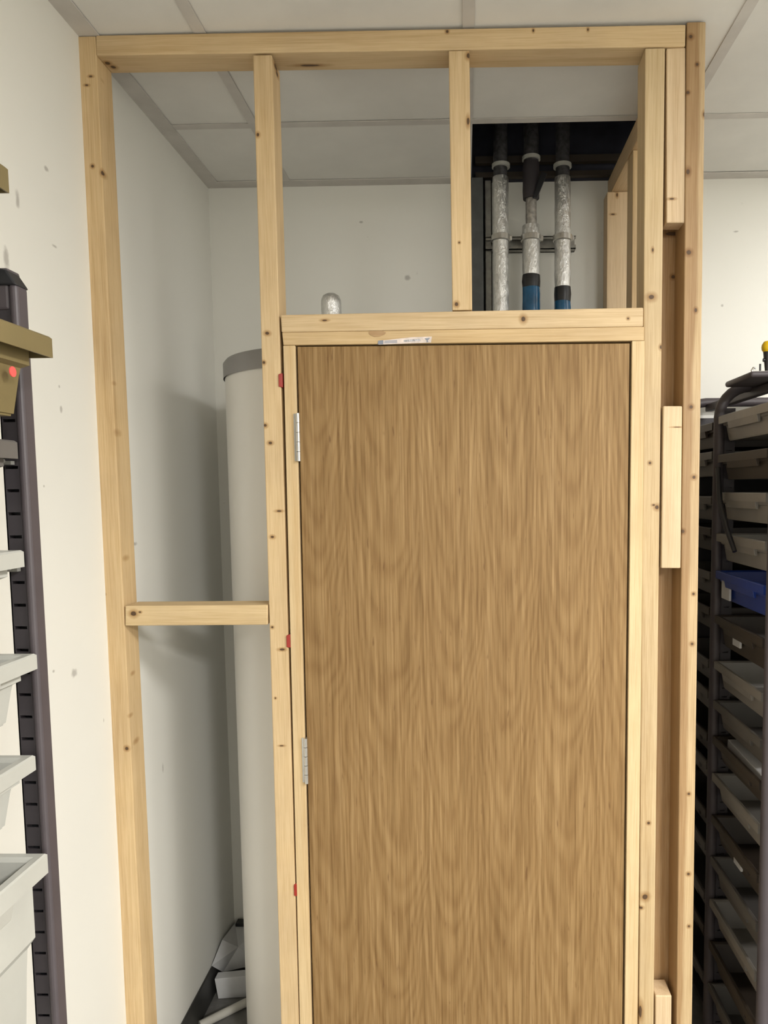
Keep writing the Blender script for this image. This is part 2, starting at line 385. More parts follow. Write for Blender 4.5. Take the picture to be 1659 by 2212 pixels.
# top plate and header
def beam(name, tl, tr, bl, br, y0=0.0, d=SD, seed=0, knots=(), parent=frame, base=None, bev=.0025, axis='X'):
    tl, tr, bl, br = (at(*q, y0) for q in (tl, tr, bl, br))
    P = [bl, br, br + Vector((0, d, 0)), bl + Vector((0, d, 0)), tl, tr, tr + Vector((0, d, 0)), tl + Vector((0, d, 0))]
    bm = NB(); hexa(bm, P, bev); loc = bl[:]
    kw = {'base': base} if base else {}
    return obj(name, bm, pine('pine_' + name + str(seed), axis, seed, knots, loc, **kw), parent, loc)
beam('top_plate', (206.5, 76), (1481.5, 52.5), (207.5, 119.5), (1480.5, 100), seed=6, knots=K([(1152, 66, 2, 3), (1270, 64, 2, 3), (966, 68, 3)]) +
     [((at(670, 130, .05).x, .05, at(670, 112).z), (.025, .004, .01)), ((at(232, 128, .03).x, .03, at(232, 118).z), (.006, .006, .01)), ((at(245, 145, .045).x, .045, at(232, 118).z), (.006, .006, .01))])
beam('header', (606, 680), (1390, 664), (608, 717.5), (1389.5, 705), y0=-.004, seed=7, knots=K([(1356, 689, 2.5), (702, 693, 6, 2), (1130, 690, 5, 6)]), base=(.62, .465, .27))
beam('nogging', (270, 1309), (578, 1307), (270, 1352), (578, 1350), y0=-.002, seed=8, d=.068, base=(.64, .48, .26),
     knots=K([(289, 1325, 6.5, 5.5), (303, 1322, 3, 2)]) )
# packers between the door stud and the corner post
beam('packer', (1440, 104), (1481, 102), (1440, 481), (1481, 481), y0=.004, d=.047, seed=9, knots=K([(1452, 428, 6, 2)]), base=(.62, .47, .30), axis='Z')
beam('packer', (1433, 877), (1474, 877), (1428.5, 1227.5), (1470.5, 1227.5), y0=-.004, d=.047, seed=10, knots=K([(1462, 923, 9, 1)]), base=(.63, .49, .31), axis='Z')
beam('packer', (1416, 2151), (1451, 2151), (1414, 2560), (1448, 2560), y0=.002, d=.060, seed=11, base=(.62, .47, .30), axis='Z')
# stud lying behind the packers closing the recess
xa, xb = at(1440, 1000).x, at(1476, 1000).x
upright('backing_stud', [(1.308, 0), (1.308, 1)], [(1.385, 0), (1.385, 1)], ZT - .05, .047, y0=.0765, d=.047, seed=12, base=(.42, .25, .11), label='orange-brown stud at the back of the recess',
        knots=K([(1454, 598, 4), (1452, 505, 14, 4)], .0765))
# return wall going back on the right: rail, middle stud, wide rear stud, sole plate
rr = NB(); box(rr, (1.342, .0765, H - .062), (1.400, YB - .001, H - .004), .002); obj('return_rail', rr, pine('pine_return_rail', 'Y', 13, base=(.60, .44, .26)), frame, (1.342, .0765, H - .062))
upright('return_stud', [(1.345, 0), (1.345, 1)], [(1.392, 0), (1.392, 1)], H - .0625, .047, y0=.46, d=.07, seed=14, knots=K([(1374, 305, 4), (1378, 530, 3)], .49))
xl, xr = at(1311, 640, .74).x, at(1359, 640, .74).x
upright('rear_stud', [(xl, 0), (xl, 1)], [(xr, 0), (xr, 1)], H - .0625, .047, y0=.745, d=.06, seed=15, knots=K([(1332, 412, 3, 2.5), (1343, 411, 2.5, 2), (1333, 421, 2, 4), (1324, 463, 4, 1.5)], .745), base=(.66, .50, .32))
b = NB(); box(b, (.004, 0, 0), (.47, SD, .0465), .002); obj('sole_plate', b, pine('pine_sole_plate', 'X', 16), frame, (.004, 0, 0))
b = NB(); box(b, (1.30, .0765, 0), (1.400, YB - .001, .0465), .002); obj('sole_plate', b, pine('pine_sole_plate_side', 'Y', 17), frame, (1.30, .0765, 0))

# ------------------------------------------------------------------ door set
door = struct(thing('door_1', None, None, (0.86, 0, 0)), 'oak veneered flush door in a pine lining')
zh = at(1000, 740).z                     # top of door opening
LD = .095
dl = E((640, 747), (676, 2212)); dr = E((1362.5, 738), (1346, 2212))
def XE(e, z): (xa, za), (xb, zb) = e; return xa + (xb - xa) * (z - za) / (zb - za)
# lining head
ltl, ltr, lbl, lbr = at(609, 718, -.002), at(1391, 705.5, -.002), at(612, 745.5, -.002), at(1391, 735.5, -.002)
P = [lbl, lbr, lbr + Vector((0, LD, 0)), lbl + Vector((0, LD, 0)), ltl, ltr, ltr + Vector((0, LD, 0)), ltl + Vector((0, LD, 0))]
b = NB(); hexa(b, P, .0015)
mm = pine('pine_lining_head_b', 'X', 21, (), base=(.62, .45, .235))
obj('lining_head', b, mm, door, lbl[:])
# brown resin stain on the head: a thin resin patch
t = at(816, 722, -.0023); b = NB()
pr = [(-.021, .004), (-.017, .0075), (.010, .0078), (.019, .004), (.017, .0), (.004, -.005), (-.008, -.0055), (-.018, -.001)]
vs = [b.verts.new((t.x + x * 1.0, -.0024, t.z + z)) for x, z in pr]; f = b.faces.new(vs)
r_ = bmesh.ops.extrude_face_region(b, geom=[f]); bmesh.ops.translate(b, verts=[v for v in r_['geom'] if isinstance(v, bmesh.types.BMVert)], vec=(0, -.0006, 0))
o = obj('resin_stain', b, pine('stained_pine', 'X', 31, base=(.40, .24, .11)), door, t[:]); o['label'] = 'brown resin stain on the lining head'
# left and right jambs
def jamb(e_l, e_r, seed, ztop, y0=-.002):
    P = []
    for z in (0, ztop):
        P += [(XE(e_l, z), y0, z), (XE(e_r, z), y0, z), (XE(e_r, z), y0 + LD, z), (XE(e_l, z), y0 + LD, z)]
    b = NB(); hexa(b, P, .0015); loc = P[0]
    return obj('jamb', b, pine('pine_jamb' + str(seed), 'Z', seed, (), loc, base=(.66, .50, .28), dark=.9), door, loc)
jamb(E((612, 747), (648, 2212)), E((637.5, 747), (673.5, 2212)), 22, min(lbl.z, at(625, 746).z) - .0005)
jamb(E((1365, 738), (1349, 2212)), E((1392, 738), (1377, 2212)), 23, lbr.z - .0005)
# leaf
ztl, ztr = at(642, 748.5).z, at(1360, 741).z
P = [(XE(dl, .006) + .001, .003, .006), (XE(dr, .006) - .001, .003, .006), (XE(dr, .006) - .001, .043, .006), (XE(dl, .006) + .001, .043, .006),
     (XE(dl, ztl) + .0015, .003, ztl), (XE(dr, ztr) - .0015, .003, ztr), (XE(dr, ztr) - .0015, .043, ztr), (XE(dl, ztl) + .0015, .043, ztl)]
b = NB(); hexa(b, P, .001); obj('door_leaf', b, M['oak'], door, P[0])
# stops behind the leaf as a frame
b = NB()
box(b, (XE(dl, .9) - .002, .0445, 0), (XE(dl, .9) + .010, .057, zh - .016)); box(b, (XE(dr, .9) - .012, .0445, 0), (XE(dr, .9) + .0, .057, zh - .016)); box(b, (XE(dl, .9) - .002, .0445, zh - .015), (XE(dr, .9), .057, zh - .003))
obj('door_stop', b, pine('pine_stop', 'Z', 24), door, (.5, .045, 0))
for (ya, yb_) in ((893, 997), (1592, 1690)):
    x = XE(dl, at(645, (ya + yb_) / 2).z); za, zb = at(645, yb_).z, at(645, ya).z
    hg = NB(); box(hg, (x - .0095, -.0035, za + .001), (x - .0035, .03, zb - .001), .0004)
    h = obj('hinge', hg, M['steel'], door, (x, 0, za)); h['label'] = 'zinc plated butt hinge'
    n = 5; hh = (zb - za) / n
    for k in range(n):
        kb = NB(); tube(kb, [(x + .0008, -.0075, za + k * hh + .0006), (x + .0008, -.0075, za + (k + 1) * hh - .0006)], .0048, 14); obj('knuckle', kb, M['steel'], h, (x, -.0075, za + k * hh), True)
    kb = NB(); box(kb, (x - .0005, -.0045, za + .001), (x + .0025, .0025, zb - .001)); obj('leaf_plate', kb, M['steel'], h, (x, 0, za))
# barcode sticker on the lining head
t1, t2 = at(820, 745, -.0026), at(931, 727, -.0026)
stk = thing('timber_sticker', 'small white printed sticker on the pine strip over the oak door', 'sticker', (t1.x, -.0026, t1.z))
def strip(pxs, mat, name, y):
    b = NB(); q = [at(px, py, y) for px, py in pxs]; vs = [b.verts.new(p) for p in q]; f = b.faces.new(vs)
    r_ = bmesh.ops.extrude_face_region(b, geom=[f]); bmesh.ops.translate(b, verts=[v for v in r_['geom'] if isinstance(v, bmesh.types.BMVert)], vec=(0, -.0003, 0))
    return obj(name, b, mat, stk, (t1.x, -.0026, t1.z))
M['stk'] = simple('sticker_paper', (.72, .62, .56), .6, 0, .1, 60)
strip([(818, 744.5), (931, 740), (933, 727), (890, 728.5), (829, 735), (819, 738)], M['stk'], 'paper', -.0026)
strip([(816, 744), (828, 743.5), (828, 735), (817, 736)], M['ink'], 'printed_block', -.0030)
strip([(830, 742), (858, 741), (858, 734), (831, 736)], simple('pale_blue_print', (.45, .43, .45), .6), 'printed_block', -.0030)
strip([(872, 738.5), (908, 736.5), (908, 732), (872, 734.5)], simple('pale_grey_print', (.45, .44, .46), .6, 0, .3, 300), 'printed_line', -.0030)
strip([(917, 731), (929, 730), (924, 736), (926, 739), (921, 739.5), (922, 736)], M['ink'], 'printed_mark', -.0030)
# red packers wedged between stud and jamb
for k, (px, py, lab) in enumerate(((606.5, 822, 'red plastic packer in the gap left of the door, level with top hinge, topmost'), (623.5, 1385, 'red plastic packer between stud and door lining, just below the nogging'), (639.5, 1922, 'red plastic packer in the gap left of the door, lowest one'))):
    q = at(px, py, .0); zc = q.z; b = NB()
    x0 = q.x - .0045; x1 = q.x + .0045
    hexa(b, [(x0, -.0035, zc - .014), (x1, -.0015, zc - .016), (x1, .06, zc - .016), (x0, .06, zc - .014), (x0, -.0035, zc + .014), (x1, -.0015, zc + .017), (x1, .06, zc + .017), (x0, .06, zc + .014)], .0012)
    tag(obj('red_packer', b, M['red'], None, (q.x, 0, zc)), lab, 'packer', 'red packers beside the door')

# ------------------------------------------------------------------ water cylinder
YCY = .40; ce = at(722, 1100, YCY); RC = .302
le = at(497, 900, YCY)
RC = abs(ce.x - le.x) * .985
zr = at(500, 826, YCY).z
cyl = thing('water_cylinder', 'tall pale grey hot water cylinder behind the oak door', 'water cylinder', (ce.x, YCY, 0))
b = NB(); lathe(b, (ce.x, YCY), [(0, .02), (RC - .01, .02), (RC, .03), (RC, zr - .004), (RC - .004, zr)], 96); obj('casing', b, M['cyl'], cyl, (ce.x, YCY, 0), True)
b = NB(); lathe(b, (ce.x, YCY), [(RC + .004, zr - .006), (RC + .004, zr + .034), (RC - .003, zr + .043), (RC * .9, zr + .046), (0, zr + .048)], 96); obj('lid', b, M['lid'], cyl, (ce.x, YCY, zr), True)
zt2 = at(716, 634, YCY).z; pxc = at(715.5, 655, YCY).x; b = NB(); rp = .0285
lathe(b, (pxc, YCY), [(rp, zr + .045), (rp, zt2 - .03), (rp * .97, zt2 - .018), (rp * .8, zt2 - .007), (rp * .45, zt2 - .001), (0, zt2)], 28)
o = obj('pipe_stub', b, M['foil'], cyl, (pxc, YCY, zr), True); o['label'] = 'foil-wrapped pipe stub'
b = NB(); lathe(b, (ce.x, YCY), [(RC - .03, 0), (RC - .03, .02), (0, .021)], 48); obj('base', b, M['lid'], cyl, (ce.x, YCY, 0))

# ------------------------------------------------------------------ pipes under the opening
YP = .70
rail = thing('wall_strut', 'horizontal galvanised channel across the wall behind the three foil pipes', 'bracket', at(1050, 530, YB)[:])
a, c = at(1049, 528, .78), at(1243, 526, .78); hz = .021
b = NB(); box(b, (a.x, .772, a.z - hz), (c.x, YB, a.z - hz + .003)); box(b, (a.x, .772, a.z + hz - .003), (c.x, YB, a.z + hz)); box(b, (a.x, .80, a.z - hz), (c.x, YB, a.z + hz))
box(b, (a.x, .772, a.z - hz), (c.x, .775, a.z - hz + .013)); box(b, (a.x, .772, a.z + hz - .010), (c.x, .775, a.z + hz)); obj('channel', b, M['strut'], rail, (a.x, YB, a.z))
def wall_post(px0, px1, mat, name, label, y0, cat='bracket'):
    a, c = at(px0, 520, y0), at(px1, 520, y0); zt = H - .004; b = NB()
    box(b, (a.x, y0, 1.2), (c.x, y0 + .003, zt)); box(b, (a.x, y0, 1.2), (a.x + .003, YB - .001, zt)); box(b, (c.x - .003, y0, 1.2), (c.x, YB - .001, zt))
    box(b, (a.x, y0 - .008, 1.9), (a.x + .004, y0, 1.92)); 
    return tag(obj(name, b, mat, None, (a.x, y0, 1.2)), label, cat)
wall_post(1047, 1063, M['strut'], 'vertical_strut', 'narrow grey upright channel on the wall left of the foil pipes', .785)
M['duct'] = simple('dark_grey_duct', (.10, .105, .105), .6, 0, .1, 20)
wall_post(1014, 1046, M['duct'], 'cable_trunking', 'dark grey vertical trunking beside the short stud, in the ceiling opening bay', .76, 'trunking')
def pipe(px, y_top_px, segs, label, r=.026, yy=YP, clamp=515, extra=None):
    base = at(px, 600, yy); x0 = base.x
    t = thing('insulated_pipe', label, 'pipe', (x0, yy, 1.0), 'vertical insulated pipes under the ceiling opening')
    for nm, mat, pa, pb, rr in segs:      # px y of top and bottom
        za = at(px, pa, yy).z if pa > 0 else -pa; zb = at(px, pb, yy).z if pb < 3000 else 1.0
        b = NB(); n = max(2, int((za - zb) / .02)); pts = []; rs = []
        for k in range(n + 1):
            pts.append((x0 + (random.uniform(-1, 1) * .0006), yy, zb + (za - zb) * k / n)); rs.append(rr * (1 + random.uniform(-.02, .02)))
        rs[0] = rs[-1] = rr * .96
        tube(b, pts, rs, 24); obj(nm, b, mat, t, (x0, yy, zb), True)
    if clamp:
        zc = at(px, clamp, yy).z; b = NB(); lathe(b, (x0, yy), [(r + .001, zc - .010), (r + .005, zc - .008), (r + .005, zc + .008), (r + .001, zc + .010)], 24)
        box(b, (x0 - .006, yy + r, zc - .006), (x0 + .006, .771, zc + .006)); box(b, (x0 + r, yy - .006, zc - .007), (x0 + r + .010, yy + .006, zc + .007), .001)
        obj('clamp', b, M['steel'], t, (x0, yy, zc))
    return t
P1 = pipe(1082, 390, [('foil_sleeve', M['foil'], 384, 4000, .026), ('upper_pipe', M['darkfoil'], -3.3, 384, .0225)], 'leftmost of three foil-wrapped pipes, plain silver down to the header')
P2 = pipe(1147.5, 485, [('foil_sleeve', M['foil'], 488, 596, .0285), ('black_band', M['blackp'], 595, 622, .0295), ('blue_sleeve', M['bluep'], 621, 4000, .0290), ('bare_pipe', M['dullfoil'], 425, 489, .0175), ('valve_body', M['lilacd'], 352, 430, .027), ('upper_pipe', M['darkfoil'], -3.3, 353, .024)],
          'middle foil-wrapped pipe with a black valve lever and a blue lower sleeve', r=.0285)
q1, q2 = at(1176, 372, YP - .03), at(1155, 428, YP - .035); b = NB()
d = (q2 - q1).normalized(); s = Vector((d.z, 0, -d.x)) * .010
hexa(b, [q2 - s * .7, q2 + s * .7, q2 + s * .7 + Vector((0, .008, 0)), q2 - s * .7 + Vector((0, .008, 0)), q1 - s, q1 + s, q1 + s + Vector((0, .008, 0)), q1 - s + Vector((0, .008, 0))], .002)
obj('valve_lever', b, M['blackp'], P2, q1[:])
P3 = pipe(1215, 388, [('foil_sleeve', M['foil'], 384, 622, .026), ('black_band', M['blackp'], 621, 652, .0272), ('dark_blue_sleeve', M['bluep'], 651, 4000, .0268), ('upper_pipe', M['darkfoil'], -3.3, 384, .0225)],
          'rightmost foil-wrapped pipe with a dark sleeve just above the header')
for px, py, PT in ((1147.5, 343, P2), (1082, 359, P1), (1215, 359, P3)):
    q = at(px, py, YP); b = NB(); lathe(b, (q.x, YP), [(.02, q.z - .006), (.029, q.z - .005), (.029, q.z + .005), (.02, q.z + .008)], 20); obj('collar', b, M['cream'], PT, q[:])

# ------------------------------------------------------------------ rubbish beside the cylinder
pp = [Vector((.004, .562, .112)), atx(480, 2030, .012), at(508, 1993, .79), at(570, 1993, .79), at(575, 2085, .70), at(525, 2090, .66), at(482, 2100, .63)]
b = NB(); vs = [b.verts.new(p) for p in pp]; mid = b.verts.new(sum(pp, Vector()) / 7 + Vector((.0, .0, .012)))
for k in range(7): b.faces.new((vs[k], vs[(k + 1) % 7], mid))
tag(obj('crumpled_paper', b, M['paper'], None, pp[0][:]), 'crumpled white paper propped in the corner behind the white carton', 'paper')
b = NB(); hexa(b, [(.024, .556, .001), (.128, .566, .001), (.124, .60, .001), (.022, .59, .001), (.014, .556, .070), (.124, .566, .074), (.122, .60, .074), (.014, .59, .070)], .0015)
tag(obj('small_carton', b, M['paper'], None, (.024, .556, .001)), 'small white carton on the dark floor beside the cylinder', 'carton')
b = NB(); tube(b, [(.012, .424, .0135), (.085, .487, .0135), (.160, .552, .0135)], .013, 16)
tag(obj('plastic_pipe', b, M['pipew'], None, (.012, .424, 0), True), 'short white plastic pipe offcut lying at the foot of the cylinder', 'pipe')
b = NB(); q = at(512, 1988, .79); box(b, (q.x, .77, q.z - .012), (q.x + .09, .80, q.z), .002); tag(obj('black_bracket', b, M['blackp'], None, q[:]), 'small black bracket low on the wall behind the cylinder', 'bracket')

# ------------------------------------------------------------------ trays and racks
def tray(xf, y0, y1, ztop, h, depth, sx, mat, label, group, lip=.017, name='storage_tray', over=.012, fill=None, lab=None, handle=True):
    """front edge at xf facing sx; long side y0..y1; goes back from the front by depth"""
    t = thing(name, label, 'tray', (xf - sx * depth / 2, (y0 + y1) / 2, ztop - h), group)
    th = .0025
    def ring(ins, z, fx=0): 
        xa, xb = xf - sx * (ins + fx), xf - sx * (depth - ins)
        return [(xa, y0 + ins, z), (xb, y0 + ins, z), (xb, y1 - ins, z), (xa, y1 - ins, z)]
    rings = [ring(0, ztop - lip), ring(0, ztop - .002), ring(.002, ztop), ring(over - .002, ztop), ring(over + th, ztop - .004), ring(over + .012, ztop - h + th)]
    b = NB(); V = [[b.verts.new(p) for p in r] for r in rings]
    for A, B in zip(V, V[1:]):
        for k in range(4): b.faces.new((A[k], A[(k + 1) % 4], B[(k + 1) % 4], B[k]))
    b.faces.new(V[-1])
    rings2 = [ring(0, ztop - lip), ring(.0018, ztop - lip), ring(.0018, ztop - .004), ring(over, ztop - .004), ring(over, ztop - h * .38), ring(over + .006, ztop - h * .42), ring(over + .014, ztop - h)]
    V2 = [V[0]] + [[b.verts.new(p) for p in r] for r in rings2[1:]]
    for A, B in zip(V2, V2[1:]):
        for k in range(4): b.faces.new((A[k], B[k], B[(k + 1) % 4], A[(k + 1) % 4]))
    b.faces.new(V2[-1]); obj('body', b, mat, t, (xf, y0, ztop - h))
    if handle:
        b = NB(); ym = (y0 + y1) / 2; w = (y1 - y0) * .30
        hexa(b, [(xf - sx * .010, ym - w, ztop - lip - .018), (xf - sx * .004, ym - w, ztop - lip - .018), (xf - sx * .004, ym + w, ztop - lip - .018), (xf - sx * .010, ym + w, ztop - lip - .018),
                 (xf - sx * .010, ym - w, ztop - lip + .002), (xf, ym - w, ztop - lip + .002), (xf, ym + w, ztop - lip + .002), (xf - sx * .010, ym + w, ztop - lip + .002)], .001)
        obj('handle_lip', b, mat, t, (xf, ym, ztop - lip))
    if lab:
        b = NB(); ya, yb, za, zb, mt = lab; xo = xf - sx * (over + .004)
        box(b, (min(xo, xo + sx * .006), ya, za), (max(xo, xo + sx * .006), yb, zb), .0008); obj('label_card', b, mt, t, (xo, ya, za))
    if fill:
        b = NB(); x0_, x1_ = sorted((xf - sx * (over + .02), xf - sx * (depth - over - .03)))
        hexa(b, [(x0_, y0 + .03, ztop - h + .01), (x1_, y0 + .03, ztop - h + .01), (x1_, y1 - .03, ztop - h + .01), (x0_, y1 - .03, ztop - h + .01),
                 (x0_, y0 + .03, ztop - .01), (x1_, y0 + .035, ztop + .004), (x1_, y1 - .03, ztop - .006), (x0_, y1 - .035, ztop + .002)], .002)
        obj('contents', b, fill, t, (xf, y0, ztop - h + .01))
    return t
def slotted(b, x0, x1, y, z0, z1, pitch, sw, sh, th=.0015):
    """upright plate in XZ plane at y, real slots cut out every pitch"""
    xm = (x0 + x1) / 2; xa, xb = xm - sw / 2, xm + sw / 2
    box(b, (x0, y, z0), (xa, y + th, z1)); box(b, (xb, y, z0), (x1, y + th, z1))
    z = z0
    while z < z1:
        box(b, (xa, y, z), (xb, y + th, min(z + pitch - sh, z1))); z += pitch
def fat_tube(b, pts, r, n=14): tube(b, pts, r, n)

# left rack: front post at Yq, faces +X
YL = -.862
e1, e2 = E((22, 1300), (62, 2212), YL), E((104, 1600), (135, 2212), YL)
xL0 = at(24, 1300, YL).x; xL1 = at(78, 1300, YL).x; xm_ = at(60, 1300, YL).x
zLt = at(40, 590, YL).z
rackL = thing('tray_rack', 'lilac-grey steel tray rack against the left wall holding cream trays', 'rack', (.2, YL - .17, 0))
b = NB(); slotted(b, xL0, xm_, YL, 0.03, zLt - .03, .0262, .0145, .0035); box(b, (xL0, YL, .03), (xL0 + .0015, YL + .022, zLt - .03)); obj('slotted_plate', b, M['lilacd'], rackL, (xL0, YL, 0))
b = NB(); box(b, (xL0 + .001, YL + .012, .03), (xm_, YL + .013, zLt - .03)); obj('slot_shade_sheet', b, M['blackp'], rackL, (xL0, YL, 0))  # black sheet added behind the slots, stands in for their shade
b = NB(); box(b, (xm_, YL - .004, 0.02), (xL1, YL + .018, zLt - .012), .004, 3); obj('upright', b, M['lilac'], rackL, (xL1, YL, 0))
b = NB(); hexa(b, [(xL1 - .030, YL - .005, zLt - .013), (xL1 + .001, YL - .005, zLt - .014), (xL1 + .001, YL + .019, zLt - .014), (xL1 - .030, YL + .019, zLt - .013),
                   (xL1 - .030, YL - .005, zLt + .008), (xL1 - .010, YL - .005, zLt + .003), (xL1 - .010, YL + .019, zLt + .003), (xL1 - .030, YL + .019, zLt + .008)], .002)
obj('end_cap', b, M['blackp'], rackL, (xL1, YL, zLt))
b = NB(); box(b, (.03, YL - .002, zLt - .04), (xm_ - .0005, YL + .022, zLt + .006), .003); box(b, (.03, YL, zLt - .12), (.06, YL + .02, zLt - .04)); obj('top_rail', b, M['lilac'], rackL, (.03, YL, zLt))
b = NB(); box(b, (.03, YL, .02), (.065, YL + .022, zLt - .041), .003); obj('upright', b, M['lilac'], rackL, (.03, YL, 0))
b = NB(); box(b, (.03, YL - .38, .02), (.065, YL - .36, zLt), .003); obj('upright', b, M['lilac'], rackL, (.03, YL - .37, 0))
YN = YL - .37
b = NB(); box(b, (.03, YN, zLt - .04), (.065, YL - .003, zLt - .01), .003); obj('rear_rail', b, M['lilac'], rackL, (.03, YN, zLt))
LG = 'cream trays in the left rack'
def ltray(px, py, h, mat, label, group, lip, over, fill=None):
    p = at(px, py, YL - .012); sl = (p.x)
    for s_ in (0,):
        b = NB(); zz = p.z - lip - .004; box(b, (.06, YL - .008, zz - .002), (xL0 + .014, YL - .001, zz + .002)); tube(b, [(.06, YL - .010, zz + .002), (xL0 + .008, YL - .010, zz + .002)], .0022, 8); obj('runner', b, M['strut'], rackL, (.06, YL, zz))
    return tray(p.x, YL - .325, YL - .012, p.z, h, .40, 1, mat, label, group, lip, over=over, fill=fill)
ltray(51, 1188, .075, M['cream'], 'cream plastic tray in left rack, topmost of the cream ones', LG, .019, .012)
ltray(79, 1411, .075, M['cream'], 'cream plastic tray in left rack, second cream one from the top', LG, .018, .012)
ltray(76, 1630, .075, M['cream'], 'cream plastic tray in left rack, third cream one from the top', LG, .018, .012)
ltray(102, 1842, .25, M['cream'], 'deep cream plastic tray, lowest in the left rack', LG, .024, .012)
ltray(37, 952, .075, M['greytray'], 'brown-grey plastic tray under the tan bin in the left rack', 'trays in the left rack', .020, .010)
# tan bins: far rim lies flush with the post
p = at(112, 728, YL - .035)
t_ = tray(p.x, YL - .352, YL - .035, p.z, .086, .345, 1, M['tan'], 'tan plastic bin with a red dot near the top of the left rack', 'tan bins on the left rack', .022, 'storage_bin', .016, None, None, False)
q = atx(20, 803, p.x - .017); b = NB(); lathe(b, (0, 0), [(0, .001), (.0052, .001), (.0052, 0), (0, 0)], 20); bmesh.ops.rotate(b, verts=b.verts, cent=(0, 0, 0), matrix=Matrix.Rotation(math.pi / 2, 3, 'Y'))
bmesh.ops.translate(b, verts=b.verts, vec=q + Vector((.003, 0, 0))); M['dot'] = simple('red_dot', (.85, .10, .09), .5); obj('red_dot', b, M['dot'], t_, q[:])
p = at(17, 362, YL - .035); zb_ = zLt + .0125
tray(p.x, YL - .37, YL - .035, p.z, p.z - zb_, .33, 1, M['tan'], 'tan plastic bin standing on top of the left rack, corner at the photo edge', 'tan bins on the left rack', .026, 'storage_bin', .016, None, None, False)

# right rack: three inverted-U side frames, faces -X, stands behind the corner post
YF = [0.0, .375, .745]; XR = 1.559; ZR = 1.955; DR = .44
rackR = thing('tray_rack', 'dark steel tray rack full of trays right of the timber corner post', 'rack', (XR + DR / 2, .37, 0))
for yk in YF:
    b = NB(); rr_ = .085; pts = [(XR + .015, yk, .03), (XR + .015, yk, ZR - rr_)]
    for a in range(1, 8): th = math.pi / 2 * a / 7; pts.append((XR + .015 + rr_ * (1 - math.cos(th)), yk, ZR - rr_ + rr_ * math.sin(th)))
    for a in range(0, 8): th = math.pi / 2 * a / 7; pts.append((XR + DR - .015 - rr_ * (1 - math.sin(th)), yk, ZR - rr_ + rr_ * math.cos(th)))
    pts.append((XR + DR - .015, yk, .03)); tube(b, pts, .015, 14); obj('side_tube', b, M['lilac'], rackR, (XR, yk, 0), True)
    b = NB(); slotted(b, XR + .028, XR + .058, yk - .006, .05, ZR - .06, .0262, .0145, .0035); box(b, (XR + .028, yk + .004, .05), (XR + .058, yk + .006, ZR - .06)); obj('slotted_plate', b, M['lilacd'], rackR, (XR, yk, 0))
    b = NB(); box(b, (XR + DR - .058, yk - .004, .05), (XR + DR - .028, yk + .004, ZR - .06)); obj('slotted_plate', b, M['lilacd'], rackR, (XR + DR, yk, 0))
for xx_ in (XR + .11, XR + DR - .11):
    b = NB(); box(b, (xx_ - .012, YF[0], ZR - .03), (xx_ + .012, YF[2], ZR - .006), .003); obj('top_rail', b, M['lilac'], rackR, (xx_, 0, ZR))
b = NB(); box(b, (XR + .03, YF[0] + .016, .05), (XR + DR - .03, YF[2] - .016, .065)); obj('bottom_shelf', b, M['lilacd'], rackR, (XR, 0, .05))
near = [(1.872, .07, 'clear', 'pale translucent tray, topmost in the near column of the right rack'),
        (1.765, .07, 'browntray', 'brown tray, second from top in the near column of the right rack'),
        (1.660, .075, 'clear', 'pale tray, third from top in the near column of the right rack'),
        (1.545, .075, 'clear', 'white tray above the blue tray in the right rack'),
        (1.440, .080, 'blue', 'blue tray with a white label in the right rack'),
        (1.312, .085, 'browntray', 'brown tray with a pale label card under the blue tray'),
        (1.180, .075, 'clear', 'pale tray under the brown tray with the label card in the right rack'),
        (1.065, .075, 'greytray', 'grey tray above the tray of white paper in the right rack'),
        (.960, .070, 'browntray', 'brown tray filled with white paper in the right rack'),
        (.850, .075, 'clear', 'pale tray directly below the tray of white paper in the right rack'),
        (.725, .080, 'browntray', 'brown tray with a narrow label in the lower right rack'),
        (.600, .085, 'greytray', 'grey tray under the narrowly labelled brown tray in the right rack'),
        (.470, .080, 'clear', 'pale tray, lowest pale one in the near column of the right rack'),
        (.340, .085, 'browntray', 'brown tray, second from the bottom of the right rack'),
        (.210, .085, 'greytray', 'grey tray at the bottom of the near column of the right rack')]
XF = XR + .006
for k, (z, h, mk, lab) in enumerate(near):
    card = None; fill = None
    if 'white label' in lab: card = (.27, .33, z - .075, z - .020, M['paper'])
    if 'label card' in lab and mk == 'browntray' and 'pale label' in lab: card = (.19, .24, z - .060, z - .022, M['paper'])
    if 'narrow label' in lab: card = (.15, .20, z - .060, z - .022, M['paper'])
    if 'filled with' in lab: fill = M['paper']
    tray(XF, YF[0] + .03, YF[1] - .02, z, h, .40, -1, M[mk], lab, 'trays in the right rack, near column', .022, over=.010, lab=card, fill=fill)
    for yk in (YF[0] + .022, YF[1] - .012):
        b = NB(); box(b, (XR + .03, yk - .004, z - .027), (XR + DR - .03, yk + .004, z - .023)); obj('runner', b, M['strut'], rackR, (XR, yk, z))
far = ['brown', 'grey', 'grey', 'brown', 'grey', 'brown', 'grey', 'grey', 'brown', 'grey', 'brown', 'grey', 'grey', 'brown', 'grey']
ordn = ['topmost', 'second', 'third', 'fourth', 'fifth', 'sixth', 'seventh', 'eighth', 'ninth', 'tenth', 'eleventh', 'twelfth', 'thirteenth', 'fourteenth', 'lowest']
for k, (z, h, mk, lab) in enumerate(near):
    mk2 = 'browntray' if far[k] == 'brown' else 'greytray'; z2 = z + .012 * (1 if k % 2 else -1)
    tray(XF, YF[1] + .03, YF[2] - .02, z2, .07, .40, -1, M[mk2], '%s tray, %s in the far column of the right rack' % (far[k], ordn[k] + ('' if k in (0, 14) else ' from top')), 'trays in the right rack, far column', .022, over=.010)
